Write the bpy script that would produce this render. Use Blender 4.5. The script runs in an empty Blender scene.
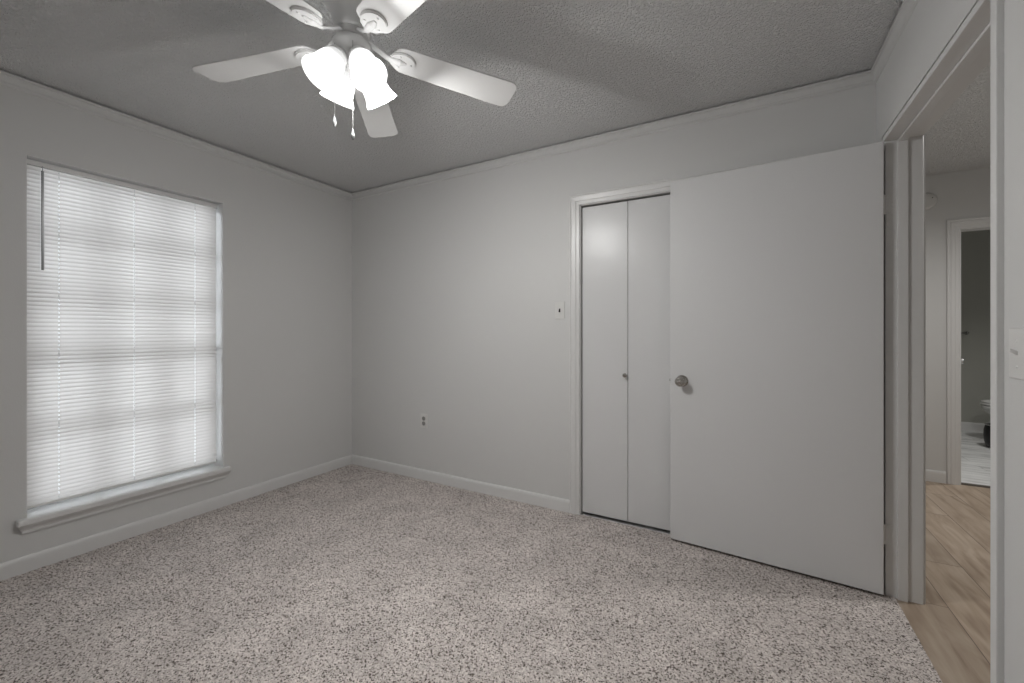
import bpy, bmesh, math, random
import numpy as np
from mathutils import Vector, Matrix

random.seed(7)
SC = bpy.context.scene
COL = SC.collection
PI = math.pi

# ------------------------------------------------------------------ camera
CAM_Z = 1.186
cam_d = bpy.data.cameras.new('camera')
cam_d.sensor_width = 36.0
cam_d.lens = 418.4 / 1024 * 36.0
cam_d.shift_y = -9.5 / 1024
cam_d.clip_start = 0.02
cam = bpy.data.objects.new('camera', cam_d)
cam.location = (0, 0, CAM_Z)
cam.rotation_euler = (PI / 2, 0, math.radians(29.32))
COL.objects.link(cam)
SC.camera = cam

# ------------------------------------------------------------------ light
SC.view_settings.view_transform = 'Standard'
SC.view_settings.look = 'None'
SC.view_settings.exposure = 0.11
SC.view_settings.gamma = 1.0
SC.view_settings.use_curve_mapping = False

world = bpy.data.worlds.new('world')
SC.world = world
world.use_nodes = True
wbg = world.node_tree.nodes['Background']
wbg.inputs['Color'].default_value = (0.92, 0.945, 1.0, 1)
wbg.inputs['Strength'].default_value = 4.3

LAMP_W = (2.0, 25.0, 29.0, 12.5)   # the four bulbs of the ceiling fan, nearest the viewer first, anticlockwise
SHADE_EMIT = 5.0      # glow of the milk glass shades
HALL_W = 56.0         # added fill light in the hall, out of view

# ------------------------------------------------------------------ dimensions
XL, XR = -3.117, 0.537          # left wall, right wall (inner faces)
YB, YF = 2.593, -0.62           # back wall, front wall behind the camera
H = 2.44
WT = 0.135                       # right wall thickness
XH = XR + WT                    # hall side of the right wall
HY = 4.554                      # far wall of the hall
HXR = 2.35                      # right wall of the hall
BY = 7.08                       # far wall of the bathroom
DZ = 2.045                      # head of the door opening
DY0, DY1 = 1.508, 2.474         # door opening in the right wall
WY0, WY1, WZ0, WZ1 = 0.629, 1.528, 0.262, 2.068   # window opening
CX0, CX1, CZ = -0.948, 0.262, 2.012               # closet opening
BX0, BX1, BZ = 1.438, 2.16, 2.0                   # bathroom door opening

# ------------------------------------------------------------------ materials
def new_mat(name):
    m = bpy.data.materials.new(name)
    m.use_nodes = True
    nt = m.node_tree
    return m, nt, nt.nodes['Principled BSDF']

def setin(b, **kw):
    for k, v in kw.items():
        k = k.replace('_', ' ')
        if k in b.inputs:
            b.inputs[k].default_value = v

def paint(name, col, rough=0.5, bump=0.0, scale=120.0, dist=0.002, detail=3.0, spec=0.5):
    m, nt, b = new_mat(name)
    setin(b, Base_Color=(*col, 1), Roughness=rough)
    b.inputs['Specular IOR Level'].default_value = spec
    if bump > 0:
        tc = nt.nodes.new('ShaderNodeTexCoord')
        n = nt.nodes.new('ShaderNodeTexNoise')
        n.inputs['Scale'].default_value = scale
        n.inputs['Detail'].default_value = detail
        bp = nt.nodes.new('ShaderNodeBump')
        bp.inputs['Strength'].default_value = bump
        bp.inputs['Distance'].default_value = dist
        nt.links.new(tc.outputs['Object'], n.inputs['Vector'])
        nt.links.new(n.outputs['Fac'], bp.inputs['Height'])
        nt.links.new(bp.outputs['Normal'], b.inputs['Normal'])
    return m

WALLC = (0.66, 0.659, 0.651)
M_wall = paint('wall_paint', WALLC, 0.6, 0.25, 170, 0.0015)
M_trim = paint('trim_paint', (0.72, 0.717, 0.71), 0.35, 0.05, 60, 0.001)
M_door = paint('door_paint', (0.70, 0.70, 0.702), 0.30, 0.06, 90, 0.001)
M_white = paint('white_plastic', (0.71, 0.705, 0.69), 0.35)
M_door.node_tree.nodes['Principled BSDF'].inputs['Specular IOR Level'].default_value = 0.3
M_fan = paint('fan_white', (0.80, 0.80, 0.795), 0.38)
M_dark = paint('dark_slot', (0.015, 0.014, 0.013), 0.6)
M_black = paint('black_plastic', (0.012, 0.012, 0.013), 0.4)
M_porc = paint('porcelain', (0.66, 0.66, 0.65), 0.12)
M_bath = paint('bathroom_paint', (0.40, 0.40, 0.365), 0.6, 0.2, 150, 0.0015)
M_wand = paint('wand_plastic', (0.32, 0.33, 0.33), 0.25)
M_frame = paint('window_vinyl', (0.62, 0.63, 0.64), 0.4)

def metal(name, col, rough):
    m, nt, b = new_mat(name)
    setin(b, Base_Color=(*col, 1), Roughness=rough, Metallic=1.0)
    return m
M_nickel = metal('satin_nickel', (0.47, 0.45, 0.42), 0.10)
M_chrome = metal('chrome', (0.6, 0.6, 0.6), 0.15)

def ceiling_mat():
    m, nt, b = new_mat('textured_ceiling')
    setin(b, Roughness=0.75)
    L = nt.links.new
    tc = nt.nodes.new('ShaderNodeTexCoord')
    n1 = nt.nodes.new('ShaderNodeTexNoise')
    n1.inputs['Scale'].default_value = 84
    n1.inputs['Detail'].default_value = 4
    n1.inputs['Distortion'].default_value = 0.9
    r1 = nt.nodes.new('ShaderNodeMapRange')
    r1.inputs['From Min'].default_value = 0.42
    r1.inputs['From Max'].default_value = 0.62
    bp = nt.nodes.new('ShaderNodeBump')
    bp.inputs['Strength'].default_value = 1.0
    bp.inputs['Distance'].default_value = 0.007
    L(tc.outputs['Object'], n1.inputs['Vector'])
    L(n1.outputs['Fac'], r1.inputs['Value'])
    L(r1.outputs['Result'], bp.inputs['Height'])
    L(bp.outputs['Normal'], b.inputs['Normal'])
    b.inputs['Base Color'].default_value = (0.86, 0.862, 0.862, 1)
    return m
M_ceil = ceiling_mat()

def carpet_mat():
    m, nt, b = new_mat('speckled_carpet')
    setin(b, Roughness=0.95)
    b.inputs['Specular IOR Level'].default_value = 0.1
    L = nt.links.new
    tc = nt.nodes.new('ShaderNodeTexCoord')
    v = nt.nodes.new('ShaderNodeTexVoronoi')
    v.inputs['Scale'].default_value = 215
    sep = nt.nodes.new('ShaderNodeSeparateColor')
    cr = nt.nodes.new('ShaderNodeValToRGB')
    cr.color_ramp.interpolation = 'LINEAR'
    e = cr.color_ramp.elements
    e[0].position = 0.0; e[0].color = (0.06, 0.046, 0.039, 1)
    e[1].position = 1.0; e[1].color = (0.78, 0.722, 0.685, 1)
    for p, c in ((0.12, (0.15, 0.125, 0.108, 1)), (0.28, (0.48, 0.430, 0.404, 1)), (0.62, (0.58, 0.528, 0.502, 1))):
        q = e.new(p); q.color = c
    n = nt.nodes.new('ShaderNodeTexNoise')
    n.inputs['Scale'].default_value = 5.0
    n.inputs['Detail'].default_value = 4
    mr = nt.nodes.new('ShaderNodeMapRange')
    mr.inputs['From Min'].default_value = 0.35
    mr.inputs['From Max'].default_value = 0.65
    mr.inputs['To Min'].default_value = 0.91
    mr.inputs['To Max'].default_value = 1.09
    mx = nt.nodes.new('ShaderNodeMix')
    mx.data_type = 'RGBA'; mx.blend_type = 'MULTIPLY'
    mx.inputs[0].default_value = 1.0
    L(tc.outputs['Object'], v.inputs['Vector'])
    L(tc.outputs['Object'], n.inputs['Vector'])
    L(v.outputs['Color'], sep.inputs['Color'])
    L(sep.outputs['Red'], cr.inputs['Fac'])
    L(n.outputs['Fac'], mr.inputs['Value'])
    L(cr.outputs['Color'], mx.inputs[6])
    L(mr.outputs['Result'], mx.inputs[7])
    L(mx.outputs[2], b.inputs['Base Color'])
    return m
M_carpet = carpet_mat()

def planks_mat(name, cols, width, length, along='Y', rough=0.45, gap=(0.12, 0.09, 0.07), contrast=1.0):
    """Wood planks: brick pattern for the boards, stretched noise for the grain, rings for knots."""
    m, nt, b = new_mat(name)
    setin(b, Roughness=rough)
    L = nt.links.new
    tc = nt.nodes.new('ShaderNodeTexCoord')
    mp = nt.nodes.new('ShaderNodeMapping')
    if along == 'Y':
        mp.inputs['Rotation'].default_value = (0, 0, PI / 2)
    br = nt.nodes.new('ShaderNodeTexBrick')
    br.inputs['Scale'].default_value = 1.0
    br.inputs['Brick Width'].default_value = length
    br.inputs['Row Height'].default_value = width
    br.inputs['Mortar Size'].default_value = 0.0016
    br.inputs['Mortar Smooth'].default_value = 0.1
    br.inputs['Bias'].default_value = 0.0
    br.offset = 0.37
    br.inputs['Color1'].default_value = (0, 0, 0, 1)
    br.inputs['Color2'].default_value = (1, 1, 1, 1)
    br.inputs['Mortar'].default_value = (0.5, 0.5, 0.5, 1)
    L(tc.outputs['Object'], mp.inputs['Vector'])
    L(mp.outputs['Vector'], br.inputs['Vector'])
    # each board shifts its own grain
    add = nt.nodes.new('ShaderNodeVectorMath'); add.operation = 'MULTIPLY_ADD'
    add.inputs[1].default_value = (7.0, 3.0, 5.0)
    L(br.outputs['Color'], add.inputs[0])
    L(mp.outputs['Vector'], add.inputs[2])
    sc = nt.nodes.new('ShaderNodeMapping')
    sc.inputs['Scale'].default_value = (2.2, 26.0, 1.0)
    L(add.outputs['Vector'], sc.inputs['Vector'])
    n = nt.nodes.new('ShaderNodeTexNoise')
    n.inputs['Scale'].default_value = 1.0
    n.inputs['Detail'].default_value = 6
    n.inputs['Distortion'].default_value = 0.8
    L(sc.outputs['Vector'], n.inputs['Vector'])
    # broad blotches and knots
    sc2 = nt.nodes.new('ShaderNodeMapping')
    sc2.inputs['Scale'].default_value = (2.0, 8.0, 1.0)
    L(add.outputs['Vector'], sc2.inputs['Vector'])
    n2 = nt.nodes.new('ShaderNodeTexNoise')
    n2.inputs['Scale'].default_value = 1.4
    n2.inputs['Detail'].default_value = 2
    n2.inputs['Distortion'].default_value = 1.6
    L(sc2.outputs['Vector'], n2.inputs['Vector'])
    mixf = nt.nodes.new('ShaderNodeMath'); mixf.operation = 'MULTIPLY_ADD'
    mixf.inputs[1].default_value = 0.55
    L(n2.outputs['Fac'], mixf.inputs[0])
    mul = nt.nodes.new('ShaderNodeMath'); mul.operation = 'MULTIPLY'
    mul.inputs[1].default_value = 0.45
    L(n.outputs['Fac'], mul.inputs[0])
    L(mul.outputs[0], mixf.inputs[2])
    cr = nt.nodes.new('ShaderNodeValToRGB')
    e = cr.color_ramp.elements
    e[0].position = 0.5 - 0.17 / contrast; e[0].color = (*cols[0], 1)
    e[1].position = 0.5 + 0.15 / contrast; e[1].color = (*cols[2], 1)
    q = e.new(0.5); q.color = (*cols[1], 1)
    L(mixf.outputs[0], cr.inputs['Fac'])
    # board to board tone
    tone = nt.nodes.new('ShaderNodeMapRange')
    tone.inputs['To Min'].default_value = 0.88
    tone.inputs['To Max'].default_value = 1.08
    sepc = nt.nodes.new('ShaderNodeSeparateColor')
    L(br.outputs['Color'], sepc.inputs['Color'])
    L(sepc.outputs['Red'], tone.inputs['Value'])
    mx = nt.nodes.new('ShaderNodeMix'); mx.data_type = 'RGBA'; mx.blend_type = 'MULTIPLY'
    mx.inputs[0].default_value = 1.0
    L(cr.outputs['Color'], mx.inputs[6]); L(tone.outputs['Result'], mx.inputs[7])
    gx = nt.nodes.new('ShaderNodeMix'); gx.data_type = 'RGBA'
    gx.inputs[7].default_value = (*gap, 1)
    L(br.outputs['Fac'], gx.inputs[0]); L(mx.outputs[2], gx.inputs[6])
    L(gx.outputs[2], b.inputs['Base Color'])
    return m
M_oak = planks_mat('oak_planks', ((0.29, 0.215, 0.155), (0.42, 0.33, 0.25), (0.50, 0.41, 0.325)), 0.19, 1.25)
M_grey = planks_mat('grey_planks', ((0.50, 0.50, 0.49), (0.74, 0.745, 0.74), (0.85, 0.85, 0.84)), 0.16, 1.1,
                    along='X', gap=(0.25, 0.25, 0.25))

def glass_mat():
    m, nt, b = new_mat('window_glass')
    L = nt.links.new
    tr = nt.nodes.new('ShaderNodeBsdfTransparent')
    tr.inputs['Color'].default_value = (0.96, 0.98, 0.98, 1)
    gl = nt.nodes.new('ShaderNodeBsdfGlossy')
    gl.inputs['Roughness'].default_value = 0.02
    fr = nt.nodes.new('ShaderNodeFresnel')
    fr.inputs['IOR'].default_value = 1.45
    mx = nt.nodes.new('ShaderNodeMixShader')
    L(fr.outputs[0], mx.inputs[0]); L(tr.outputs[0], mx.inputs[1]); L(gl.outputs[0], mx.inputs[2])
    L(mx.outputs[0], nt.nodes['Material Output'].inputs['Surface'])
    return m
M_glass = glass_mat()

def slat_mat():
    m, nt, b = new_mat('blind_slat')
    L = nt.links.new
    d = nt.nodes.new('ShaderNodeBsdfDiffuse')
    d.inputs['Color'].default_value = (0.70, 0.68, 0.66, 1)
    t = nt.nodes.new('ShaderNodeBsdfTranslucent')
    t.inputs['Color'].default_value = (0.90, 0.872, 0.855, 1)
    mx = nt.nodes.new('ShaderNodeMixShader')
    mx.inputs[0].default_value = 0.30
    L(d.outputs[0], mx.inputs[1]); L(t.outputs[0], mx.inputs[2])
    L(mx.outputs[0], nt.nodes['Material Output'].inputs['Surface'])
    return m
M_slat = slat_mat()

def shade_mat():
    m, nt, b = new_mat('lit_milk_glass')
    setin(b, Base_Color=(0.30, 0.305, 0.305, 1), Roughness=0.25)
    b.inputs['Emission Color'].default_value = (1.0, 0.995, 0.985, 1)
    at = nt.nodes.new('ShaderNodeAttribute')          # the glass glows most beside the bulb, least at the fitter
    at.attribute_name = 'glow'
    mu = nt.nodes.new('ShaderNodeMath'); mu.operation = 'MULTIPLY'
    mu.inputs[1].default_value = SHADE_EMIT
    nt.links.new(at.outputs['Fac'], mu.inputs[0])
    nt.links.new(mu.outputs[0], b.inputs['Emission Strength'])
    return m
M_shade = shade_mat()

def emit_mat(name, col, s):
    m, nt, b = new_mat(name)
    b.inputs['Emission Color'].default_value = (*col, 1)
    b.inputs['Emission Strength'].default_value = s
    return m
M_bulb = emit_mat('lit_bulb', (1.0, 0.98, 0.95), 8.0)

M_chain = paint('chain_steel', (0.34, 0.34, 0.335), 0.6, spec=0.2)

def crystal_mat():
    m, nt, b = new_mat('acrylic_pendant')
    setin(b, Base_Color=(0.42, 0.43, 0.43, 1), Roughness=0.25)
    return m
M_crystal = crystal_mat()

# ------------------------------------------------------------------ mesh helpers
def link(name, bm, mat, parent=None, smooth=False, recalc=True):
    if recalc:
        bmesh.ops.recalc_face_normals(bm, faces=bm.faces)
    me = bpy.data.meshes.new(name)
    bm.to_mesh(me); bm.free()
    if smooth:
        for p in me.polygons:
            p.use_smooth = True
    mats = mat if isinstance(mat, (list, tuple)) else [mat]
    for mm in mats:
        me.materials.append(mm)
    o = bpy.data.objects.new(name, me)
    COL.objects.link(o)
    if parent is not None:
        o.parent = parent
    return o

def tag(o, label=None, cat=None, group=None, kind=None):
    if label: o['label'] = label
    if cat: o['category'] = cat
    if group: o['group'] = group
    if kind: o['kind'] = kind
    return o

def struct(o, label, cat):
    return tag(o, label, cat, kind='structure')

def empty(name, loc, rz=0.0):
    o = bpy.data.objects.new(name, None)
    o.location = loc
    o.rotation_euler = (0, 0, rz)
    o.empty_display_size = 0.05
    COL.objects.link(o)
    return o

def box(bm, x0, x1, y0, y1, z0, z1, mi=0):
    vs = [bm.verts.new(p) for p in ((x0, y0, z0), (x1, y0, z0), (x1, y1, z0), (x0, y1, z0),
                                    (x0, y0, z1), (x1, y0, z1), (x1, y1, z1), (x0, y1, z1))]
    fs = []
    for f in ((0, 3, 2, 1), (4, 5, 6, 7), (0, 1, 5, 4), (1, 2, 6, 5), (2, 3, 7, 6), (3, 0, 4, 7)):
        q = bm.faces.new([vs[i] for i in f]); q.material_index = mi; fs.append(q)
    return vs, fs

def rbox(bm, x0, x1, y0, y1, z0, z1, r=0.003, seg=2):
    """box with rounded edges"""
    t = bmesh.new()
    box(t, x0, x1, y0, y1, z0, z1)
    bmesh.ops.bevel(t, geom=t.edges[:], offset=r, segments=seg, affect='EDGES', profile=0.5)
    merge(bm, t)

def merge(bm, t, M=None):
    if M is not None:
        bmesh.ops.transform(t, matrix=M, verts=t.verts)
    me = bpy.data.meshes.new('tmp')
    t.to_mesh(me); t.free()
    bm.from_mesh(me)
    bpy.data.meshes.remove(me)

def lathe(bm, prof, seg=32, M=None, cap0=False, cap1=False):
    """prof: (r, z) pairs, turned about local z"""
    t = bmesh.new()
    rings = []
    for r, z in prof:
        if r < 1e-6:
            rings.append([t.verts.new((0, 0, z))])
        else:
            rings.append([t.verts.new((r * math.cos(2 * PI * i / seg), r * math.sin(2 * PI * i / seg), z)) for i in range(seg)])
    for a, b in zip(rings[:-1], rings[1:]):
        for i in range(seg):
            j = (i + 1) % seg
            if len(a) == 1 and len(b) == 1: continue
            if len(a) == 1: t.faces.new((a[0], b[i], b[j]))
            elif len(b) == 1: t.faces.new((a[i], a[j], b[0]))
            else: t.faces.new((a[i], a[j], b[j], b[i]))
    if cap0 and len(rings[0]) > 1: t.faces.new(rings[0])
    if cap1 and len(rings[-1]) > 1: t.faces.new(rings[-1])
    merge(bm, t, M)

def axis_matrix(p, d):
    """matrix that takes local +z to direction d, at point p"""
    q = Vector(d).normalized().to_track_quat('Z', 'Y')
    return Matrix.Translation(Vector(p)) @ q.to_matrix().to_4x4()

def tube(bm, pts, r, seg=10, flat=1.0):
    pts = [Vector(p) for p in pts]
    rs = r if isinstance(r, (list, tuple)) else [r] * len(pts)
    rings = []
    up = Vector((0, 0, 1))
    for i, p in enumerate(pts):
        d = (pts[min(i + 1, len(pts) - 1)] - pts[max(i - 1, 0)]).normalized()
        a = d.cross(up)
        if a.length < 1e-4: a = Vector((1, 0, 0))
        a.normalize(); b = a.cross(d).normalized()
        rings.append([bm.verts.new(p + a * rs[i] * math.cos(2 * PI * k / seg) + b * rs[i] * flat * math.sin(2 * PI * k / seg)) for k in range(seg)])
    for A, B in zip(rings[:-1], rings[1:]):
        for k in range(seg):
            j = (k + 1) % seg
            bm.faces.new((A[k], A[j], B[j], B[k]))
    bm.faces.new(rings[0]); bm.faces.new(rings[-1])

def run_profile(bm, p0, p1, prof, out):
    """extrude a (out, z) profile from p0 to p1 (xy points on the wall); out = xy direction off the wall"""
    a = [bm.verts.new((p0[0] + out[0] * o, p0[1] + out[1] * o, z)) for o, z in prof]
    b = [bm.verts.new((p1[0] + out[0] * o, p1[1] + out[1] * o, z)) for o, z in prof]
    n = len(prof)
    for i in range(n):
        j = (i + 1) % n
        bm.faces.new((a[i], a[j], b[j], b[i]))
    bm.faces.new(a); bm.faces.new(b)

def casing(bm, prof, a0, a1, z0, z1, place):
    """mitred moulding round a door head. prof: (w outward from the opening, t off the wall). place(a, t, z) -> xyz"""
    rows = []
    for w, t in prof:
        rows.append([bm.verts.new(place(*q)) for q in ((a0 - w, t, z0), (a0 - w, t, z1 + w), (a1 + w, t, z1 + w), (a1 + w, t, z0))])
    n = len(rows)
    for i in range(n):
        A, B = rows[i], rows[(i + 1) % n]
        for k in range(3):
            bm.faces.new((A[k], A[k + 1], B[k + 1], B[k]))
    bm.faces.new([r[0] for r in rows]); bm.faces.new([r[3] for r in rows])

def outline_prism(bm, pts, z0, z1):
    a = [bm.verts.new((x, y, z0)) for x, y in pts]
    b = [bm.verts.new((x, y, z1)) for x, y in pts]
    n = len(pts)
    bm.faces.new(a); bm.faces.new(b)
    for i in range(n):
        j = (i + 1) % n
        bm.faces.new((a[i], a[j], b[j], b[i]))

# ------------------------------------------------------------------ room shell
def build_floor():
    """carpet with a real pile: a fine grid of jittered tufts"""
    x0, x1, y0, y1 = XL, 0.578, YF, YB
    s = 0.006
    nx, ny = int((x1 - x0) / s), int((y1 - y0) / s)
    rng = np.random.default_rng(3)
    gx, gy = np.meshgrid(np.linspace(x0, x1, nx), np.linspace(y0, y1, ny))
    gz = rng.uniform(-0.0045, 0.0, gx.shape)
    jx = rng.uniform(-0.35, 0.35, gx.shape) * s
    jy = rng.uniform(-0.35, 0.35, gx.shape) * s
    jx[:, 0] = jx[:, -1] = 0; jy[0] = jy[-1] = 0
    co = np.stack([gx + jx, gy + jy, gz], -1).reshape(-1, 3)
    idx = np.arange(nx * ny).reshape(ny, nx)
    f = np.stack([idx[:-1, :-1], idx[:-1, 1:], idx[1:, 1:], idx[1:, :-1]], -1).reshape(-1, 4)
    me = bpy.data.meshes.new('floor')
    me.vertices.add(len(co)); me.vertices.foreach_set('co', co.astype(np.float32).ravel())
    me.loops.add(f.size); me.loops.foreach_set('vertex_index', f.astype(np.int32).ravel())
    me.polygons.add(len(f))
    me.polygons.foreach_set('loop_start', np.arange(0, f.size, 4, dtype=np.int32))
    me.polygons.foreach_set('loop_total', np.full(len(f), 4, dtype=np.int32))
    me.update(calc_edges=True)
    me.materials.append(M_carpet)
    o = bpy.data.objects.new('floor', me)
    COL.objects.link(o)
    struct(o, 'beige and brown speckled carpet covering the bedroom floor', 'carpet')
build_floor()

bm = bmesh.new(); box(bm, XL - 0.2, 0.60, YF - 0.1, YB + 0.7, -0.10, -0.012)
struct(link('floor_slab', bm, M_trim), 'concrete slab under the bedroom carpet', 'floor')

# hall floor starts at the edge of the carpet
bm = bmesh.new(); box(bm, 0.578, HXR + 0.1, 0.4, HY + 0.03, -0.10, -0.006)
struct(link('floor_hall', bm, M_oak), 'light oak plank floor of the hall beyond the door', 'floor')
bm = bmesh.new(); box(bm, 1.2, 3.4, HY + 0.03, BY + 0.1, -0.10, -0.006)
struct(link('floor_bathroom', bm, M_grey), 'pale grey plank floor of the bathroom beyond the hall', 'floor')

bm = bmesh.new(); box(bm, XL - 0.19, XR + 0.02, YF - 0.1, YB + 0.02, H, H + 0.1)
struct(link('ceiling', bm, M_ceil), 'grey white textured bedroom ceiling', 'ceiling')
bm = bmesh.new(); box(bm, XR + 0.02, HXR + 0.1, 0.3, HY + 0.05, H, H + 0.1)
struct(link('ceiling_hall', bm, M_ceil), 'textured ceiling of the hall beyond the door', 'ceiling')
bm = bmesh.new(); box(bm, 1.2, 3.4, HY + 0.05, BY + 0.1, H, H + 0.1)
struct(link('ceiling_bathroom', bm, M_wall), 'ceiling of the bathroom beyond the hall', 'ceiling')

# left wall with the window opening
bm = bmesh.new()
xo = XL - 0.19
box(bm, xo, XL, YF - 0.1, WY0, -0.1, H)
box(bm, xo, XL, WY1, YB + 0.14, -0.1, H)
box(bm, xo, XL, WY0, WY1, -0.1, WZ0)
box(bm, xo, XL, WY0, WY1, WZ1, H)
struct(link('wall_left', bm, M_wall), 'pale grey bedroom wall holding the window', 'wall')

# back wall with the closet opening
bm = bmesh.new()
box(bm, XL, CX0, YB, YB + 0.12, -0.1, H)
box(bm, CX1, XR, YB, YB + 0.12, -0.1, H)
box(bm, CX0, CX1, YB, YB + 0.12, CZ, H)
struct(link('wall_back', bm, M_wall), 'pale grey wall behind the closet and the open door', 'wall')

# right wall with the door opening
bm = bmesh.new()
box(bm, XR, XH, YF - 0.1, DY0 - 0.022, -0.1, H)
box(bm, XR + 0.02, XH, DY0 - 0.023, DY1 + 0.023, DZ + 0.0225, DZ + 0.03)
box(bm, XR, XH, DY1 + 0.022, HY + 0.11, -0.1, H)
box(bm, XR, XH, DY0 - 0.022, DY1 + 0.022, DZ + 0.029, H)
struct(link('wall_right', bm, M_wall), 'pale grey wall with the doorway to the hall', 'wall')

# wall behind the camera
bm = bmesh.new()
box(bm, XL, XR, YF - 0.1, YF, -0.1, H)
struct(link('wall_front', bm, M_wall), 'bedroom wall behind the viewer', 'wall')

# closet interior
bm = bmesh.new()
box(bm, CX0 - 0.25, XR, YB + 0.72, YB + 0.80, -0.1, H)
box(bm, CX0 - 0.33, CX0 - 0.25, YB + 0.12, YB + 0.80, -0.1, H)
box(bm, CX0 - 0.33, XR, YB + 0.12, YB + 0.80, H - 0.02, H + 0.06)
box(bm, CX0 - 0.33, XR, YB + 0.12, YB + 0.80, -0.1, -0.012)
struct(link('wall_closet', bm, M_wall), 'walls inside the closet behind the folding doors', 'wall')

# hall and bathroom walls
bm = bmesh.new()
box(bm, XH, BX0, HY, HY + 0.11, -0.1, H)
box(bm, BX1, 3.5, HY, HY + 0.11, -0.1, H)
box(bm, BX0, BX1, HY, HY + 0.11, BZ, H)
struct(link('wall_hall_back', bm, M_wall), 'far hall wall with the bathroom doorway', 'wall')
bm = bmesh.new(); box(bm, HXR, HXR + 0.1, 0.4, HY, -0.1, H)
struct(link('wall_hall_right', bm, M_wall), 'side wall of the hall', 'wall')
bm = bmesh.new(); box(bm, XH, HXR + 0.1, 0.3, 0.4, -0.1, H)
struct(link('wall_hall_front', bm, M_wall), 'near end wall of the hall', 'wall')
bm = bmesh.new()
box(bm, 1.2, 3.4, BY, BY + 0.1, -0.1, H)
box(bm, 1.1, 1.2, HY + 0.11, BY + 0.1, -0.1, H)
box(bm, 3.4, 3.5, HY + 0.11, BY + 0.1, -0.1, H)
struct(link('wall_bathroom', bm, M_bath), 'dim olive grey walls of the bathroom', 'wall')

# ------------------------------------------------------------------ baseboards and crown
def base_prof(h=0.078, t=0.014):
    p = [(0.0, -0.02), (t, -0.02), (t, h - 0.022)]
    for k in range(1, 7):
        a = k / 6 * PI / 2
        p.append((t - (t - 0.004) * (1 - math.cos(a)), h - 0.022 + 0.022 * math.sin(a)))
    p.append((0.0, h))
    return p

bm = bmesh.new(); run_profile(bm, (XL, YF), (XL, YB), base_prof(), (1, 0))
struct(link('baseboard_left', bm, M_trim), 'white baseboard under the window wall', 'baseboard')
bm = bmesh.new(); run_profile(bm, (XL, YB), (CX0 - 0.068, YB), base_prof(), (0, -1))
struct(link('baseboard_back', bm, M_trim), 'white baseboard from the room corner to the closet', 'baseboard')
bm = bmesh.new(); run_profile(bm, (XR, YF), (XR, DY0 - 0.05), base_prof(), (-1, 0))
struct(link('baseboard_right', bm, M_trim), 'white baseboard below the light switch by the doorway', 'baseboard')
bm = bmesh.new(); run_profile(bm, (XH, HY), (BX0 - 0.07, HY), base_prof(0.085), (0, -1))
struct(link('baseboard_hall', bm, M_trim), 'white baseboard of the far hall wall', 'baseboard')
bm = bmesh.new(); run_profile(bm, (1.2, BY), (3.4, BY), base_prof(0.10), (0, -1))
struct(link('baseboard_bathroom', bm, M_trim), 'pale baseboard at the back of the bathroom', 'baseboard')

def crown_prof():
    z = H - 0.009
    p = [(0.0, z), (0.024, z), (0.024, z - 0.010), (0.019, z - 0.012)]
    for k in range(1, 6):
        a = k / 5 * PI / 2
        p.append((0.019 - 0.012 * math.sin(a), z - 0.012 - 0.026 * (1 - math.cos(a))))
    p += [(0.007, z - 0.042), (0.009, z - 0.045), (0.009, z - 0.051), (0.005, z - 0.056), (0.0, z - 0.058)]
    return p
bm = bmesh.new(); run_profile(bm, (XL, YF), (XL, YB), crown_prof(), (1, 0))
struct(link('trim_1', bm, M_wall), 'thin crown moulding above the window wall', 'crown moulding')
bm = bmesh.new(); run_profile(bm, (XL, YB), (XR, YB), crown_prof(), (0, -1))
struct(link('trim_2', bm, M_wall), 'thin crown moulding above the closet wall', 'crown moulding')
bm = bmesh.new(); run_profile(bm, (XR, YF), (XR, YB), crown_prof(), (-1, 0))
struct(link('trim_3', bm, M_wall), 'thin crown moulding above the doorway wall', 'crown moulding')

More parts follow.
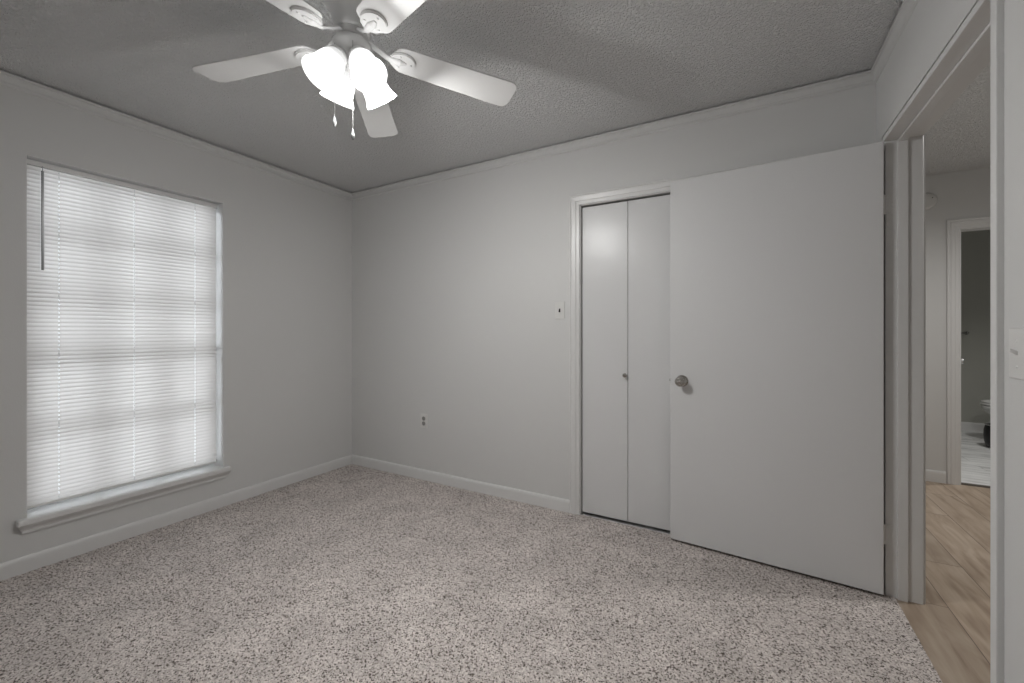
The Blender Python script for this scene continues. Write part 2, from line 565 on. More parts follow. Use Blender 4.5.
# ------------------------------------------------------------------ window
def build_window():
    root = empty('window_1', (XL, (WY0 + WY1) / 2, WZ0))
    struct(root, 'white nine over six sash window behind the blind', 'window')
    inv = Matrix.Translation(-Vector(root.location))
    def part(name, bm, mat, parent=root, smooth=False):
        if parent is root:
            bmesh.ops.transform(bm, matrix=inv, verts=bm.verts)
        else:
            bmesh.ops.transform(bm, matrix=inv, verts=bm.verts)
        return link(name, bm, mat, parent, smooth)
    xa, xb = XL - 0.185, XL - 0.125          # frame depth
    bm = bmesh.new()
    fw = 0.018
    box(bm, xa, xb, WY0, WY0 + fw, WZ0, WZ1)
    box(bm, xa, xb, WY1 - fw, WY1, WZ0, WZ1)
    box(bm, xa, xb, WY0 + fw, WY1 - fw, WZ1 - fw, WZ1)
    box(bm, xa, xb, WY0 + fw, WY1 - fw, WZ0, WZ0 + fw)
    part('window_frame', bm, M_frame)
    zm = 1.068
    y0, y1 = WY0 + fw, WY1 - fw
    def sash(name, z0, z1, x0, x1, rows):
        bm = bmesh.new()
        r = 0.022
        box(bm, x0, x1, y0, y0 + r, z0, z1)
        box(bm, x0, x1, y1 - r, y1, z0, z1)
        box(bm, x0, x1, y0 + r, y1 - r, z0, z0 + r)
        box(bm, x0, x1, y0 + r, y1 - r, z1 - r, z1)
        s = part(name, bm, M_frame)
        bm = bmesh.new()
        xm = (x0 + x1) / 2
        w = 0.015
        for k in (1, 2):
            y = y0 + (y1 - y0) * k / 3
            box(bm, xm - 0.009, xm + 0.009, y - w, y + w, z0 + r, z1 - r)
        for k in range(1, rows):
            z = z0 + (z1 - z0) * k / rows
            box(bm, xm - 0.0088, xm + 0.0088, y0 + r, y1 - r, z - w, z + w)
        part('muntin', bm, M_frame, s)
        bm = bmesh.new()
        box(bm, xm - 0.002, xm + 0.002, y0 + r - 0.004, y1 - r + 0.004, z0 + r - 0.004, z1 - r + 0.004)
        part('pane', bm, M_glass, s)
    sash('upper_sash', zm - 0.02, WZ1 - fw, XL - 0.180, XL - 0.158, 3)
    sash('lower_sash', WZ0 + fw, zm + 0.022, XL - 0.156, XL - 0.134, 2)
build_window()

# white lining added over the wall paint to brighten the recess
bm = bmesh.new()
box(bm, XL - 0.125, XL - 0.001, WY0, WY0 + 0.003, WZ0 + 0.004, WZ1)
box(bm, XL - 0.125, XL - 0.001, WY1 - 0.003, WY1, WZ0 + 0.004, WZ1)
box(bm, XL - 0.125, XL - 0.001, WY0 + 0.003, WY1 - 0.003, WZ1 - 0.003, WZ1)
struct(link('trim_14', bm, M_trim), 'white lining added to brighten the window recess around the blind', 'window trim')

# sill board and apron
bm = bmesh.new()
t = bmesh.new()
box(t, XL - 0.124, XL + 0.036, WY0 + 0.0005, WY1 - 0.0005, WZ0 - 0.028, WZ0 + 0.004)
merge(bm, t)
rbox(bm, XL, XL + 0.040, WY0 - 0.036, WY1 + 0.034, WZ0 - 0.0285, WZ0 + 0.0045, 0.008, 3)
struct(link('trim_4', bm, M_trim), 'white window sill board with rounded nose', 'window sill')
bm = bmesh.new()
zt = WZ0 - 0.028
ap = [(0.0, zt), (0.030, zt), (0.027, zt - 0.008), (0.018, zt - 0.020), (0.013, zt - 0.030), (0.012, zt - 0.042), (0.0, zt - 0.042)]
a = []; b = []
for o_, z in ap:                      # returned ends slope in with the profile
    ins = (0.030 - o_) * 0.9
    a.append(bm.verts.new((XL + o_, WY0 - 0.032 + ins, z)))
    b.append(bm.verts.new((XL + o_, WY1 + 0.030 - ins, z)))
n = len(ap)
for i in range(n):
    j = (i + 1) % n
    bm.faces.new((a[i], a[j], b[j], b[i]))
bm.faces.new(a); bm.faces.new(b)
struct(link('trim_5', bm, M_trim), 'white moulded apron under the window sill', 'window apron')

# ------------------------------------------------------------------ mini blind
def build_blind():
    bx = XL - 0.062                     # blind plane
    y0, y1 = WY0 + 0.006, WY1 - 0.020
    zt = WZ1 - 0.008
    root = empty('window_blind', (bx, (y0 + y1) / 2, WZ0 + 0.012))
    tag(root, 'white closed mini blind hanging in the window recess', 'blind')
    off = -Vector(root.location)
    def part(name, bm, mat, smooth=False):
        bmesh.ops.translate(bm, vec=off, verts=bm.verts)
        return link(name, bm, mat, root, smooth)
    bm = bmesh.new()
    rbox(bm, bx - 0.013, bx + 0.016, y0, y1 + 0.003, zt - 0.025, zt, 0.002, 2)
    part('headrail', bm, M_white)
    bm = bmesh.new()
    zb = WZ0 + 0.028
    rbox(bm, bx - 0.012, bx + 0.012, y0, y1, zb, zb + 0.014, 0.004, 2)
    part('bottom_rail', bm, M_white)
    cords = (0.757, 1.07, 1.383)
    # one slat, then copies
    n = 80
    ztop, zbot = zt - 0.036, zb + 0.024
    pitch = (ztop - zbot) / (n - 1)
    bm = bmesh.new()
    ys = [y0]
    for c in cords:
        ys += [c - 0.0022, c + 0.0022]
    ys.append(y1)
    W, ang = 0.0272, math.radians(66)
    us = [-W / 2, -W / 4, -0.0042, 0.0042, W / 4, W / 2]
    th = 0.0004
    def pt(u, side):
        crown = 0.0024 * (1 - (2 * u / W) ** 2) + side * th
        # room side edge (+x) hangs low
        x = u * math.cos(ang) + crown * math.sin(ang)
        z = -u * math.sin(ang) + crown * math.cos(ang)
        return x, z
    grid = []
    for y in ys:
        grid.append([bm.verts.new((bx + pt(u, 0)[0], y, pt(u, 0)[1])) for u in us])
    for i in range(len(ys) - 1):
        hole_col = any(abs(ys[i] + 0.0022 - c) < 1e-6 for c in cords)
        for k in range(len(us) - 1):
            if hole_col and k == 2:
                continue                                # slot the lift cord runs through
            bm.faces.new((grid[i][k], grid[i][k + 1], grid[i + 1][k + 1], grid[i + 1][k]))
    bmesh.ops.translate(bm, vec=off, verts=bm.verts)
    slat = link('slat', bm, M_slat, root, True)
    slat.location.z = ztop
    for k in range(1, n):
        c = slat.copy()
        COL.objects.link(c)
        c.parent = root
        c.location.z = ztop - pitch * k
    for c in cords:
        bm = bmesh.new()
        for dx in (0.0075, -0.0085):
            tube(bm, [(bx + dx, c, zt - 0.026), (bx + dx, c, zb + 0.012)], 0.0006, 5)
        tube(bm, [(bx, c, zt - 0.026), (bx, c, zb + 0.012)], 0.0008, 5)
        part('ladder_cord', bm, M_white)
    bm = bmesh.new()
    wy = 0.694
    tube(bm, [(bx + 0.022, wy, zt - 0.047), (bx + 0.024, wy, 1.505)], 0.0052, 6)
    tube(bm, [(bx + 0.014, wy, zt - 0.020), (bx + 0.020, wy, zt - 0.030), (bx + 0.022, wy, zt - 0.05)], 0.0016, 6)
    part('tilt_wand', bm, M_wand)
build_blind()

# ------------------------------------------------------------------ closet doors
bm = bmesh.new()
cp = [(0.0, 0.0), (0.0, 0.006), (0.004, 0.009), (0.022, 0.010), (0.026, 0.014), (0.050, 0.017), (0.054, 0.013), (0.062, 0.017), (0.068, 0.015), (0.068, 0.0)]
casing(bm, cp, CX0, CX1, -0.015, CZ, lambda a_, t_, z_: (a_, YB - t_, z_))
struct(link('trim_6', bm, M_trim), 'white moulded casing round the closet doors', 'door casing')
bm = bmesh.new()                                   # thin lining of the closet opening
box(bm, CX0, CX0 + 0.004, YB + 0.001, YB + 0.115, -0.012, CZ)
box(bm, CX1 - 0.004, CX1, YB + 0.001, YB + 0.115, -0.012, CZ)
box(bm, CX0, CX1, YB + 0.001, YB + 0.115, CZ - 0.004, CZ)
struct(link('trim_7', bm, M_trim), 'white lining inside the closet opening', 'door frame')

def build_closet():
    yf = YB + 0.018
    root = empty('door_2', ((CX0 + CX1) / 2, yf, 0))
    struct(root, 'white flush bifold closet doors with small nickel knobs', 'closet door')
    w = (CX1 - CX0 - 0.008) / 4
    first = None
    for k in range(4):
        xa = CX0 + 0.004 + k * w
        g0 = 0.006 if k == 0 else 0.0016
        bm = bmesh.new()
        rbox(bm, xa + g0 - root.location.x, xa + w - 0.0016 - root.location.x, 0, 0.030, 0.012, CZ - 0.014, 0.0015, 2)
        p = link('panel', bm, M_door, root)
        if k in (0, 3):
            kx = (xa + w - 0.014 if k == 0 else xa + 0.014) - root.location.x
            bm = bmesh.new()
            lathe(bm, [(0.0085, 0.0), (0.0085, 0.002), (0.0055, 0.004), (0.005, 0.012), (0.0095, 0.016), (0.0135, 0.021),
                       (0.0135, 0.025), (0.010, 0.0285), (0.004, 0.030), (0, 0.030)], 24, axis_matrix((kx, 0, 0.918), (0, -1, 0)))
            tag(link('knob', bm, M_nickel, p, True), 'satin nickel knob')
build_closet()

# ------------------------------------------------------------------ bedroom door frame
bm = bmesh.new()
J = 0.022
box(bm, XR + 0.008, XH + 0.001, DY1, DY1 + J, -0.015, DZ + J)            # hinge jamb
box(bm, XR - 0.001, XH + 0.001, DY0 - J, DY0, -0.015, DZ + J)            # latch jamb
box(bm, XR - 0.001, XH + 0.001, DY0, DY1, DZ, DZ + J)                    # head
sx0, sx1, st = XR + 0.0485, XR + 0.0835, 0.011
box(bm, sx0, sx1, DY1 - st, DY1, -0.015, DZ - st)                        # stops
box(bm, sx0, sx1, DY0, DY0 + st, -0.015, DZ - st)
box(bm, sx0, sx1, DY0, DY1, DZ - st, DZ)
bmesh.ops.bevel(bm, geom=bm.edges[:], offset=0.0015, segments=1, affect='EDGES')
struct(link('trim_8', bm, M_trim), 'white door frame with stops between bedroom and hall', 'door frame')
bm = bmesh.new()
rbox(bm, XR - 0.0135, XR + 0.001, 1.4505, 1.4795, -0.015, H - 0.062, 0.002, 2)
struct(link('trim_9', bm, M_trim), 'narrow white strip running up beside the hall doorway', 'door casing')
bm = bmesh.new()
casing(bm, [(0, 0), (0, 0.010), (0.05, 0.014), (0.055, 0.012), (0.055, 0)], DY0 - 0.01, DY1 + 0.01, -0.006, DZ + 0.01,
       lambda a_, t_, z_: (XH + t_, a_, z_))
struct(link('trim_10', bm, M_trim), 'white casing on the hall side of the doorway', 'door casing')

# ------------------------------------------------------------------ open bedroom door
def build_door():
    hx, hy = XR - 0.005, 2.4400
    fx, fy = -0.381, 2.5180
    ang = math.atan2(fy - hy, fx - hx)          # local +x runs from hinge to free edge
    W = math.hypot(fx - hx, fy - hy)
    root = empty('door_1', (hx, hy, 0), ang)
    struct(root, 'white flush bedroom door standing open against the closet', 'door')
    # local y: the face towards the camera is at y = 0, door body behind it
    # angle is close to 180 degrees so local +y points to -Y (the viewer)
    z0, z1 = 0.012, 2.038
    bm = bmesh.new()
    rbox(bm, 0, W, -0.035, 0, z0, z1, 0.0015, 2)
    link('door_slab', bm, M_door, root)
    kx = W - 0.064
    for side in (1, -1):
        bm = bmesh.new()
        prof = [(0.033, 0.0), (0.033, 0.003), (0.030, 0.007), (0.020, 0.010), (0.013, 0.013), (0.0115, 0.028), (0.016, 0.034),
                (0.024, 0.040), (0.0275, 0.048), (0.0275, 0.054), (0.0235, 0.060), (0.012, 0.0625), (0.009, 0.0615), (0.008, 0.0635), (0, 0.0635)]
        if side < 0:
            prof = [(r, z * 0.7) for r, z in prof]
        lathe(bm, prof, 32, axis_matrix((kx, 0 if side > 0 else -0.035, 0.912), (0, side, 0)))
        tag(link('door_knob', bm, M_nickel, root, True), 'round satin nickel knob')
    bm = bmesh.new()
    box(bm, W - 0.001, W + 0.0012, -0.030, -0.005, 0.885, 0.940)
    box(bm, W, W + 0.006, -0.022, -0.012, 0.905, 0.920)
    tag(link('latch_plate', bm, M_nickel, root), 'nickel latch plate')
    for zc in (0.274, 1.761):
        bm = bmesh.new()
        h = 0.089
        # barrel on the room side, knuckle joints as grooves
        prof = []
        for k in range(5):
            a0 = zc - h / 2 + h * k / 5
            a1 = a0 + h / 5
            prof += [(0.0052, a0 + 0.0004), (0.0062, a0 + 0.001), (0.0062, a1 - 0.001), (0.0052, a1 - 0.0004)]
        prof = [(0.003, zc - h / 2 - 0.004), (0.005, zc - h / 2 - 0.002)] + prof + [(0.005, zc + h / 2 + 0.002), (0.003, zc + h / 2 + 0.004)]
        lathe(bm, prof, 14, Matrix.Translation((-0.001, -0.038, 0)), True, True)
        hg = link('hinge', bm, M_trim, root, True)
        # leaf screwed to the jamb, beyond the pin
        bm = bmesh.new()
        c, s = math.cos(-ang), math.sin(-ang)
        def loc(X, Y):
            dx, dy = X - hx, Y - hy
            return (c * dx - s * dy, s * dx + c * dy)
        pts = [loc(XR - 0.0045, DY1 - 0.016), loc(XR + 0.0085, DY1 - 0.0035), loc(XR + 0.040, DY1 - 0.0022), loc(XR + 0.040, DY1 + 0.001), loc(XR - 0.0045, DY1 + 0.001)]
        outline_prism(bm, pts, zc - h / 2, zc + h / 2)
        for sz in (-0.03, 0.0, 0.03):
            px, py = loc(XR + 0.024 + (0.006 if sz == 0 else -0.003), DY1 - 0.0022)
            d = Vector((c * 0 - s * -1, s * 0 + c * -1, 0))
            lathe(bm, [(0.004, 0), (0.003, 0.0010), (0, 0.0012)], 12, axis_matrix((px, py, zc + sz), d))
        link('jamb_leaf', bm, M_trim, hg)
build_door()

# ------------------------------------------------------------------ bathroom doorway
bm = bmesh.new()
cp2 = [(0.0, 0.0), (0.0, 0.008), (0.004, 0.010), (0.022, 0.011), (0.026, 0.015), (0.050, 0.018), (0.054, 0.014), (0.064, 0.018), (0.072, 0.016), (0.072, 0.0)]
casing(bm, cp2, BX0 + 0.006, BX1 - 0.006, -0.006, BZ - 0.006, lambda a_, t_, z_: (a_, HY - t_, z_))
struct(link('trim_11', bm, M_trim), 'white casing round the bathroom doorway', 'door casing')
bm = bmesh.new()
box(bm, BX0 - 0.001, BX0 + 0.016, HY - 0.001, HY + 0.112, -0.006, BZ - 0.016)
box(bm, BX1 - 0.016, BX1 + 0.001, HY - 0.001, HY + 0.112, -0.006, BZ - 0.016)
box(bm, BX0 - 0.001, BX1 + 0.001, HY - 0.001, HY + 0.112, BZ - 0.016, BZ + 0.001)
struct(link('trim_12', bm, M_trim), 'white lining of the bathroom doorway', 'door frame')
bm = bmesh.new()
run_profile(bm, (BX0 + 0.016, HY + 0.03), (BX1 - 0.016, HY + 0.03), [(-0.02, -0.006), (-0.016, 0.003), (0.016, 0.003), (0.02, -0.006)], (0, 1))
struct(link('trim_13', bm, paint('threshold_strip', (0.10, 0.085, 0.07), 0.4)), 'dark metal strip between oak and grey planks', 'threshold')

def build_bath_door():
    hx, hy = BX0 + 0.016, HY + 0.125
    ang = math.radians(90 - 17.5)
    root = empty('door_3', (hx, hy, 0), ang)
    struct(root, 'white bathroom door standing open inside the bathroom', 'door')
    bm = bmesh.new()
    rbox(bm, 0, 0.66, 0, 0.035, 0.01, BZ - 0.02, 0.0015, 2)
    link('door_slab', bm, M_door, root)
    bm = bmesh.new()
    lathe(bm, [(0.03, 0), (0.03, 0.004), (0.012, 0.010), (0.011, 0.026), (0.022, 0.036), (0.027, 0.047), (0.024, 0.056), (0, 0.059)], 24,
          axis_matrix((0.60, 0, 0.925), (0, -1, 0)))
    tag(link('door_knob', bm, M_chrome, root, True), 'bright metal knob')
build_bath_door()

# ------------------------------------------------------------------ switches, outlet, smoke alarm
def plate_mesh(w=0.070, h=0.115, t=0.006):
    bm = bmesh.new()
    rbox(bm, -w / 2, w / 2, -t, 0, -h / 2, h / 2, 0.0025, 2)
    return bm

def build_switch(name_label, loc, rz, dark):
    root = empty('light_switch', loc, rz)
    tag(root, name_label, 'light switch')
    link('cover_plate', plate_mesh(), M_white, root)
    bm = bmesh.new()
    if dark:
        rbox(bm, -0.005, 0.005, -0.0075, -0.004, -0.012, 0.012, 0.001, 1)
        tag(link('toggle_slot', bm, M_dark, root), 'dark toggle slot')
    bm = bmesh.new()
    q = [(-0.004, -0.006, -0.004), (0.004, -0.006, -0.004), (0.004, -0.006, 0.006), (-0.004, -0.006, 0.006)]
    tip = (-0.0035, 0.0035)
    up = -1 if dark else 1
    v0 = [bm.verts.new(p) for p in q]
    v1 = [bm.verts.new((x * 0.8, -0.017, z * 0.7 + 0.008 * up)) for x, y, z in q]
    bm.faces.new(v0); bm.faces.new(v1)
    for i in range(4):
        bm.faces.new((v0[i], v0[(i + 1) % 4], v1[(i + 1) % 4], v1[i]))
    link('toggle', bm, M_dark if dark else M_white, root)
    for sz in (-0.030, 0.030):
        bm = bmesh.new()
        lathe(bm, [(0.0034, 0), (0.0028, 0.0011), (0, 0.0014)], 12, axis_matrix((0, -0.006, sz), (0, -1, 0)))
        link('screw', bm, M_white, root, True)
    return root
build_switch('small white plate with a dark toggle on the wall left of the closet', (-1.089, YB, 1.330), 0, True)
build_switch('white light switch with white toggle at the far right edge beside the hall doorway', (XR, 1.382, 1.137), -PI / 2, False)

def build_outlet():
    root = empty('wall_outlet', (-2.268, YB, 0.470))
    tag(root, 'white double wall outlet low on the wall near the corner', 'outlet')
    link('cover_plate', plate_mesh(), M_white, root)
    for sz in (-0.0195, 0.0195):
        bm = bmesh.new()
        t = bmesh.new()
        lathe(t, [(0.0172, 0.0), (0.0172, 0.0018), (0.0162, 0.0024), (0, 0.0024)], 28, axis_matrix((0, -0.0058, sz), (0, -1, 0)))
        merge(bm, t)
        s = link('socket', bm, paint('outlet_grey', (0.30, 0.295, 0.285), 0.45), root)
        bm = bmesh.new()
        for x in (-0.0065, 0.0065):
            box(bm, x - 0.0013, x + 0.0013, -0.0090, -0.0080, sz + 0.0005, sz + 0.0085)
        lathe(bm, [(0.0026, 0), (0.0026, 0.0009), (0, 0.0009)], 10, axis_matrix((0, -0.0081, sz - 0.0065), (0, -1, 0)))
        link('slots', bm, M_dark, s)
    bm = bmesh.new()
    lathe(bm, [(0.0034, 0), (0.0028, 0.0011), (0, 0.0014)], 12, axis_matrix((0, -0.006, 0), (0, -1, 0)))
    link('screw', bm, M_white, root, True)
build_outlet()

def build_alarm():
    root = empty('smoke_alarm', (1.252, HY, 2.235))
    tag(root, 'round white smoke alarm high on the far hall wall', 'smoke alarm')
    bm = bmesh.new()
    lathe(bm, [(0.066, 0), (0.066, 0.008), (0.062, 0.010), (0.061, 0.013), (0.056, 0.020), (0.045, 0.024), (0, 0.025)], 36, axis_matrix((0, 0, 0), (0, -1, 0)))
    link('casing', bm, M_white, root, True)
    bm = bmesh.new()
    lathe(bm, [(0.004, 0), (0.004, 0.002), (0, 0.002)], 10, axis_matrix((0.032, -0.0235, 0.018), (0, -1, 0)))
    link('indicator', bm, M_black, root)
build_alarm()

# ------------------------------------------------------------------ bathroom things seen through the two doorways
def build_toilet():
    root = empty('toilet', (2.50, 6.50, 0), 0)
    tag(root, 'white toilet with closed lid in the bathroom', 'toilet')
    def loft(rings, bm):
        prev = None
        for cx, rx, ry, z in rings:
            ring = [bm.verts.new((cx + rx * math.cos(2 * PI * i / 32), ry * math.sin(2 * PI * i / 32), z)) for i in range(32)]
            if prev:
                for i in range(32):
                    bm.faces.new((prev[i], prev[(i + 1) % 32], ring[(i + 1) % 32], ring[i]))
            else:
                bm.faces.new(ring)
            prev = ring
        bm.faces.new(prev)
    bm = bmesh.new()
    loft([(0.06, 0.20, 0.105, 0.0), (0.06, 0.20, 0.105, 0.03), (0.06, 0.175, 0.09, 0.08), (0.05, 0.17, 0.095, 0.18), (0.02, 0.21, 0.14, 0.28),
          (0.0, 0.255, 0.18, 0.35), (0.0, 0.265, 0.185, 0.385), (0.0, 0.25, 0.175, 0.39)], bm)
    link('bowl', bm, M_porc, root, True)
    bm = bmesh.new()
    loft([(0.0, 0.262, 0.185, 0.392), (0.0, 0.268, 0.19, 0.398), (0.0, 0.268, 0.19, 0.41), (0.0, 0.26, 0.183, 0.416)], bm)
    link('seat', bm, M_white, root, True)
    bm = bmesh.new()
    loft([(0.0, 0.258, 0.182, 0.418), (0.0, 0.264, 0.187, 0.424), (0.0, 0.262, 0.185, 0.434), (0.0, 0.235, 0.16, 0.440)], bm)
    link('lid', bm, M_white, root, True)
    bm = bmesh.new()
    rbox(bm, 0.25, 0.45, -0.23, 0.23, 0.385, 0.74, 0.02, 3)
    link('tank', bm, M_porc, root)
    bm = bmesh.new()
    rbox(bm, 0.24, 0.46, -0.24, 0.24, 0.742, 0.775, 0.012, 3)
    link('tank_lid', bm, M_porc, root)
build_toilet()

def build_bin():
    root = empty('waste_bin', (2.25, 6.17, -0.006))
    tag(root, 'small black rounded waste bin on the grey bathroom floor', 'bin')
    bm = bmesh.new()
    lathe(bm, [(0.0, 0.0), (0.075, 0.0), (0.092, 0.012), (0.104, 0.06), (0.110, 0.12), (0.108, 0.18), (0.098, 0.235), (0.092, 0.238), (0.09, 0.2), (0.09, 0.03), (0, 0.02)], 36)
    link('body', bm, M_black, root, True)
    bm = bmesh.new()
    lathe(bm, [(0.098, 0.232), (0.103, 0.236), (0.103, 0.244), (0.098, 0.248), (0.092, 0.244), (0.092, 0.236)], 36)
    link('rim', bm, M_chrome, root, True)
build_bin()

def build_rail():
    root = empty('towel_rail', (2.12, BY, 1.175))
    tag(root, 'short metal towel rail on the bathroom back wall', 'towel rail')
    bm = bmesh.new()
    tube(bm, [(-0.19, -0.05, 0), (0.19, -0.05, 0)], 0.009, 12)
    link('bar', bm, M_chrome, root, True)
    for x in (-0.18, 0.18):
        bm = bmesh.new()
        lathe(bm, [(0.022, 0), (0.022, 0.006), (0.010, 0.012), (0.009, 0.05), (0.012, 0.056), (0, 0.060)], 20, axis_matrix((x, 0, 0), (0, -1, 0)))
        link('bracket', bm, M_chrome, root, True)
build_rail()

# ------------------------------------------------------------------ ceiling fan
FX, FY = -1.285, 1.070
def build_fan():
    root = empty('ceiling_fan', (FX, FY, H))
    tag(root, 'white five-blade ceiling fan with four lit glass shades', 'ceiling fan')
    Z = lambda z: z - H
    bm = bmesh.new()
    lathe(bm, [(0.0, Z(H)), (0.112, Z(H)), (0.114, Z(2.432)), (0.108, Z(2.418)), (0.092, Z(2.395)), (0.078, Z(2.370)), (0.070, Z(2.345)), (0.067, Z(2.320)),
               (0.066, Z(2.302)), (0.062, Z(2.299)), (0.0, Z(2.299))], 48)
    link('motor_housing', bm, M_fan, root, True)
    bm = bmesh.new()
    lathe(bm, [(0.0, Z(2.299)), (0.055, Z(2.299)), (0.056, Z(2.296)), (0.058, Z(2.280)), (0.057, Z(2.272)), (0.05, Z(2.270)), (0, Z(2.270))], 40)
    link('flywheel', bm, M_fan, root, True)
    bm = bmesh.new()
    lathe(bm, [(0.0, Z(2.270)), (0.040, Z(2.270)), (0.040, Z(2.263)), (0.065, Z(2.263)), (0.068, Z(2.259)), (0.067, Z(2.244)), (0.060, Z(2.228)),
               (0.048, Z(2.214)), (0.034, Z(2.202)), (0.024, Z(2.188)), (0.020, Z(2.170)), (0.013, Z(2.160)), (0, Z(2.157))], 40)
    link('switch_housing', bm, M_fan, root, True)
    # blades
    R0, R1 = 0.145, 0.657
    hw0, hw1 = 0.062, 0.074
    def blade_outline():
        pts = []
        rc = 0.032
        for k in range(9):                     # rounded root
            a = PI / 2 + PI * k / 8
            pts.append((R0 + 0.045 + 0.045 * math.cos(a), hw0 * math.sin(a)))
        for k in range(7):                     # tip corner
            a = -PI / 2 + PI / 2 * k / 6
            pts.append((R1 - rc + rc * math.cos(a) , -(hw1 - rc) + rc * math.sin(a)))
        for k in range(7):
            a = PI / 2 * k / 6
            pts.append((R1 - rc + rc * math.cos(a), (hw1 - rc) + rc * math.sin(a)))
        return pts
    bm = bmesh.new()
    outline_prism(bm, blade_outline(), -0.003, 0.003)
    bmesh.ops.bevel(bm, geom=[e for e in bm.edges if abs(e.verts[0].co.z - e.verts[1].co.z) < 1e-6], offset=0.0012, segments=1, affect='EDGES')
    blade0 = link('blade', bm, M_fan, root)
    # arm: bracket from the flywheel and a medallion plate under the blade
    bm = bmesh.new()
    pts = []
    for k in range(15):
        a = -PI / 2 + PI * k / 14
        pts.append((0.188 + 0.048 * math.cos(a), 0.044 * math.sin(a)))
    for k in range(1, 8):
        a = PI / 2 + PI * k / 8
        pts.append((0.188 + 0.055 * math.cos(a), 0.044 * math.sin(a)))
    outline_prism(bm, pts, -0.012, -0.003)
    bmesh.ops.bevel(bm, geom=[e for e in bm.edges if e.verts[0].co.z < -0.011 and e.verts[1].co.z < -0.011], offset=0.003, segments=2, affect='EDGES')
    t = bmesh.new()
    tube(t, [(0.020, 0, 0.023), (0.066, 0, 0.024), (0.095, 0, 0.008), (0.130, 0, -0.010), (0.175, 0, -0.013), (0.200, 0, -0.012)],
         [0.014, 0.014, 0.012, 0.012, 0.016, 0.006], 12, 0.45)
    merge(bm, t)
    for x, y in ((0.172, 0.026), (0.172, -0.026), (0.218, 0.0)):
        lathe(bm, [(0.0045, 0), (0.004, 0.002), (0, 0.0028)], 12, axis_matrix((x, y, -0.012), (0, 0, -1)))
    arm0 = link('blade_arm', bm, M_fan, blade0)
    BZc = Z(2.260)
    for k in range(5):
        a = math.radians(54.2 + 72 * k)
        if k == 0:
            b = blade0
        else:
            b = blade0.copy(); COL.objects.link(b); b.parent = root
            m = arm0.copy(); COL.objects.link(m); m.parent = b
        b.rotation_mode = 'XYZ'
        b.matrix_local = Matrix.Translation((0, 0, BZc)) @ Matrix.Rotation(a, 4, 'Z') @ Matrix.Rotation(math.radians(3.4), 4, 'Y') @ Matrix.Rotation(math.radians(BLADE_PITCH), 4, 'X')
    # lamps
    first = None
    tilt = math.radians(36)
    sp = [(0.030, 0.0), (0.034, 0.004), (0.040, 0.016), (0.047, 0.034), (0.050, 0.055), (0.050, 0.072), (0.052, 0.088), (0.057, 0.102), (0.063, 0.114), (0.066, 0.120)]
    inner = [(r - 0.003, z) for r, z in sp[::-1]]
    for k in range(4):
        a = math.radians(-103 + 90 * k)
        d = Vector((math.cos(a) * math.sin(tilt), math.sin(a) * math.sin(tilt), -math.cos(tilt)))
        p0 = Vector((0.036 * math.cos(a), 0.036 * math.sin(a), Z(2.214)))
        bm = bmesh.new()
        lathe(bm, [(0.0, 0.0), (0.020, 0.0), (0.022, 0.008), (0.028, 0.020), (0.036, 0.024), (0.036, 0.034), (0.033, 0.036), (0.0, 0.036)], 28, axis_matrix(p0, d))
        s = link('lamp_holder', bm, M_fan, root, True)
        bm = bmesh.new()
        q = p0 + d * 0.030
        lathe(bm, sp + inner, 36, axis_matrix(q, d))
        sh = link('lamp_shade', bm, M_shade, s, True)
        ga = sh.data.attributes.new('glow', 'FLOAT', 'POINT')
        for v in sh.data.vertices:
            w = (v.co - q).dot(d) / 0.12
            ga.data[v.index].value = 0.11 + 0.89 * min(1.0, max(0.0, (w - 0.24) / 0.50)) ** 1.3 if w < 0.96 else 0.12
        bm = bmesh.new()
        lathe(bm, [(0.010, 0.006), (0.011, 0.014), (0.017, 0.030), (0.020, 0.040), (0.017, 0.052), (0.008, 0.058), (0, 0.059)], 24, axis_matrix(q, d))
        link('bulb', bm, M_bulb, s, True)
        ld = bpy.data.lights.new('bulb_light', 'POINT')
        ld.energy = LAMP_W[k]
        ld.shadow_soft_size = 0.038
        ld.color = (1.0, 0.993, 0.975)
        lo = bpy.data.objects.new('bulb_light', ld)
        COL.objects.link(lo)
        lo.location = Vector((FX, FY, H)) + q + d * 0.0905
    # pull chains
    rt = Vector((0.8719, 0.4897, 0)); tc = Vector((0.4897, -0.8719, 0))
    for lat, tow, zt_, zp in ((-0.047, 0.045, 2.235, 1.967), (0.024, 0.058, 2.235, 1.914)):
        p = rt * lat + tc * tow
        bm = bmesh.new()
        prof = []
        z = Z(zt_)
        while z > Z(zp):
            prof += [(0.0007, z), (0.0013, z - 0.001), (0.0013, z - 0.0022), (0.0007, z - 0.0032)]
            z -= 0.0034
        lathe(bm, prof, 8, Matrix.Translation(p))
        ch = link('pull_chain', bm, M_chain, root)
        bm = bmesh.new()
        lathe(bm, [(0.0, 0.002), (0.0022, 0.0), (0.003, -0.004), (0.0048, -0.012), (0.0070, -0.022), (0.0062, -0.028), (0.003, -0.036), (0, -0.039)], 7, Matrix.Translation(p + Vector((0, 0, Z(zp)))))
        tag(link('pendant', bm, M_crystal, ch), 'clear faceted drop pendant')
BLADE_PITCH = -10
build_fan()

# fill light added under the hall ceiling, out of the frame, no fixture
ld = bpy.data.lights.new('hall_fill', 'SPOT')
ld.energy = HALL_W
ld.shadow_soft_size = 0.06
ld.spot_size = math.radians(168)
ld.spot_blend = 0.6
ld.color = (1.0, 0.98, 0.95)
lo = bpy.data.objects.new('hall_fill', ld)
lo.location = (1.50, 2.85, 2.42)
COL.objects.link(lo)

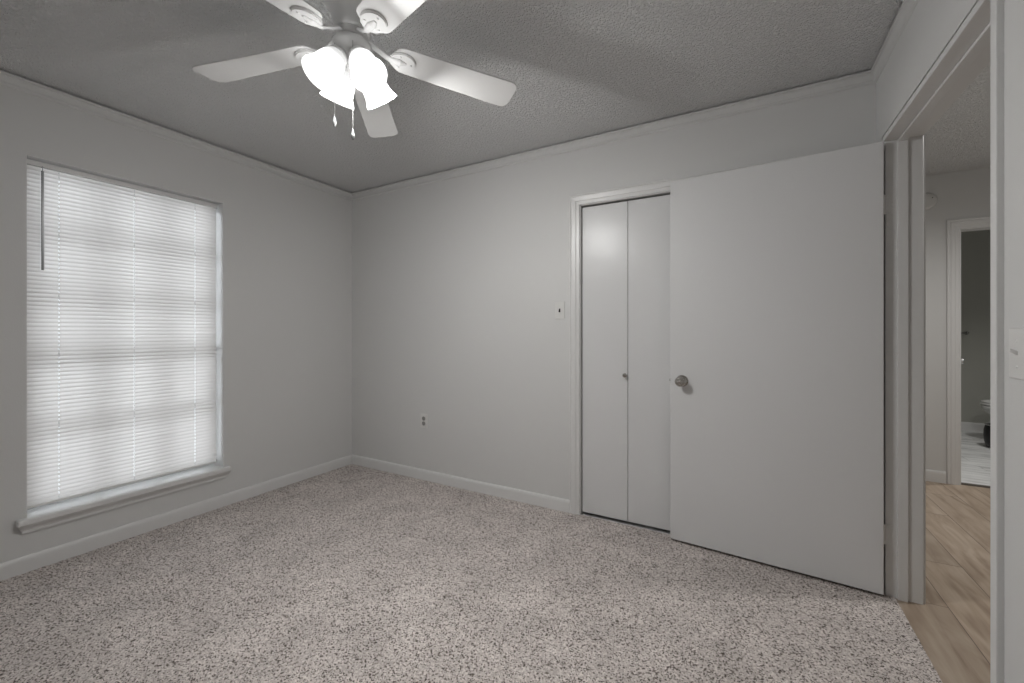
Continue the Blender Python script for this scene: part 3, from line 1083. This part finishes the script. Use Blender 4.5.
# unseen light added to lift the dark bathroom, no lamp known there
ld = bpy.data.lights.new('bathroom_fill', 'SPOT')
ld.energy = 60.0
ld.shadow_soft_size = 0.06
ld.spot_size = math.radians(130)
ld.spot_blend = 0.8
ld.color = (1.0, 0.98, 0.95)
lo = bpy.data.objects.new('bathroom_fill', ld)
lo.location = (2.3, 5.05, 2.42)
COL.objects.link(lo)
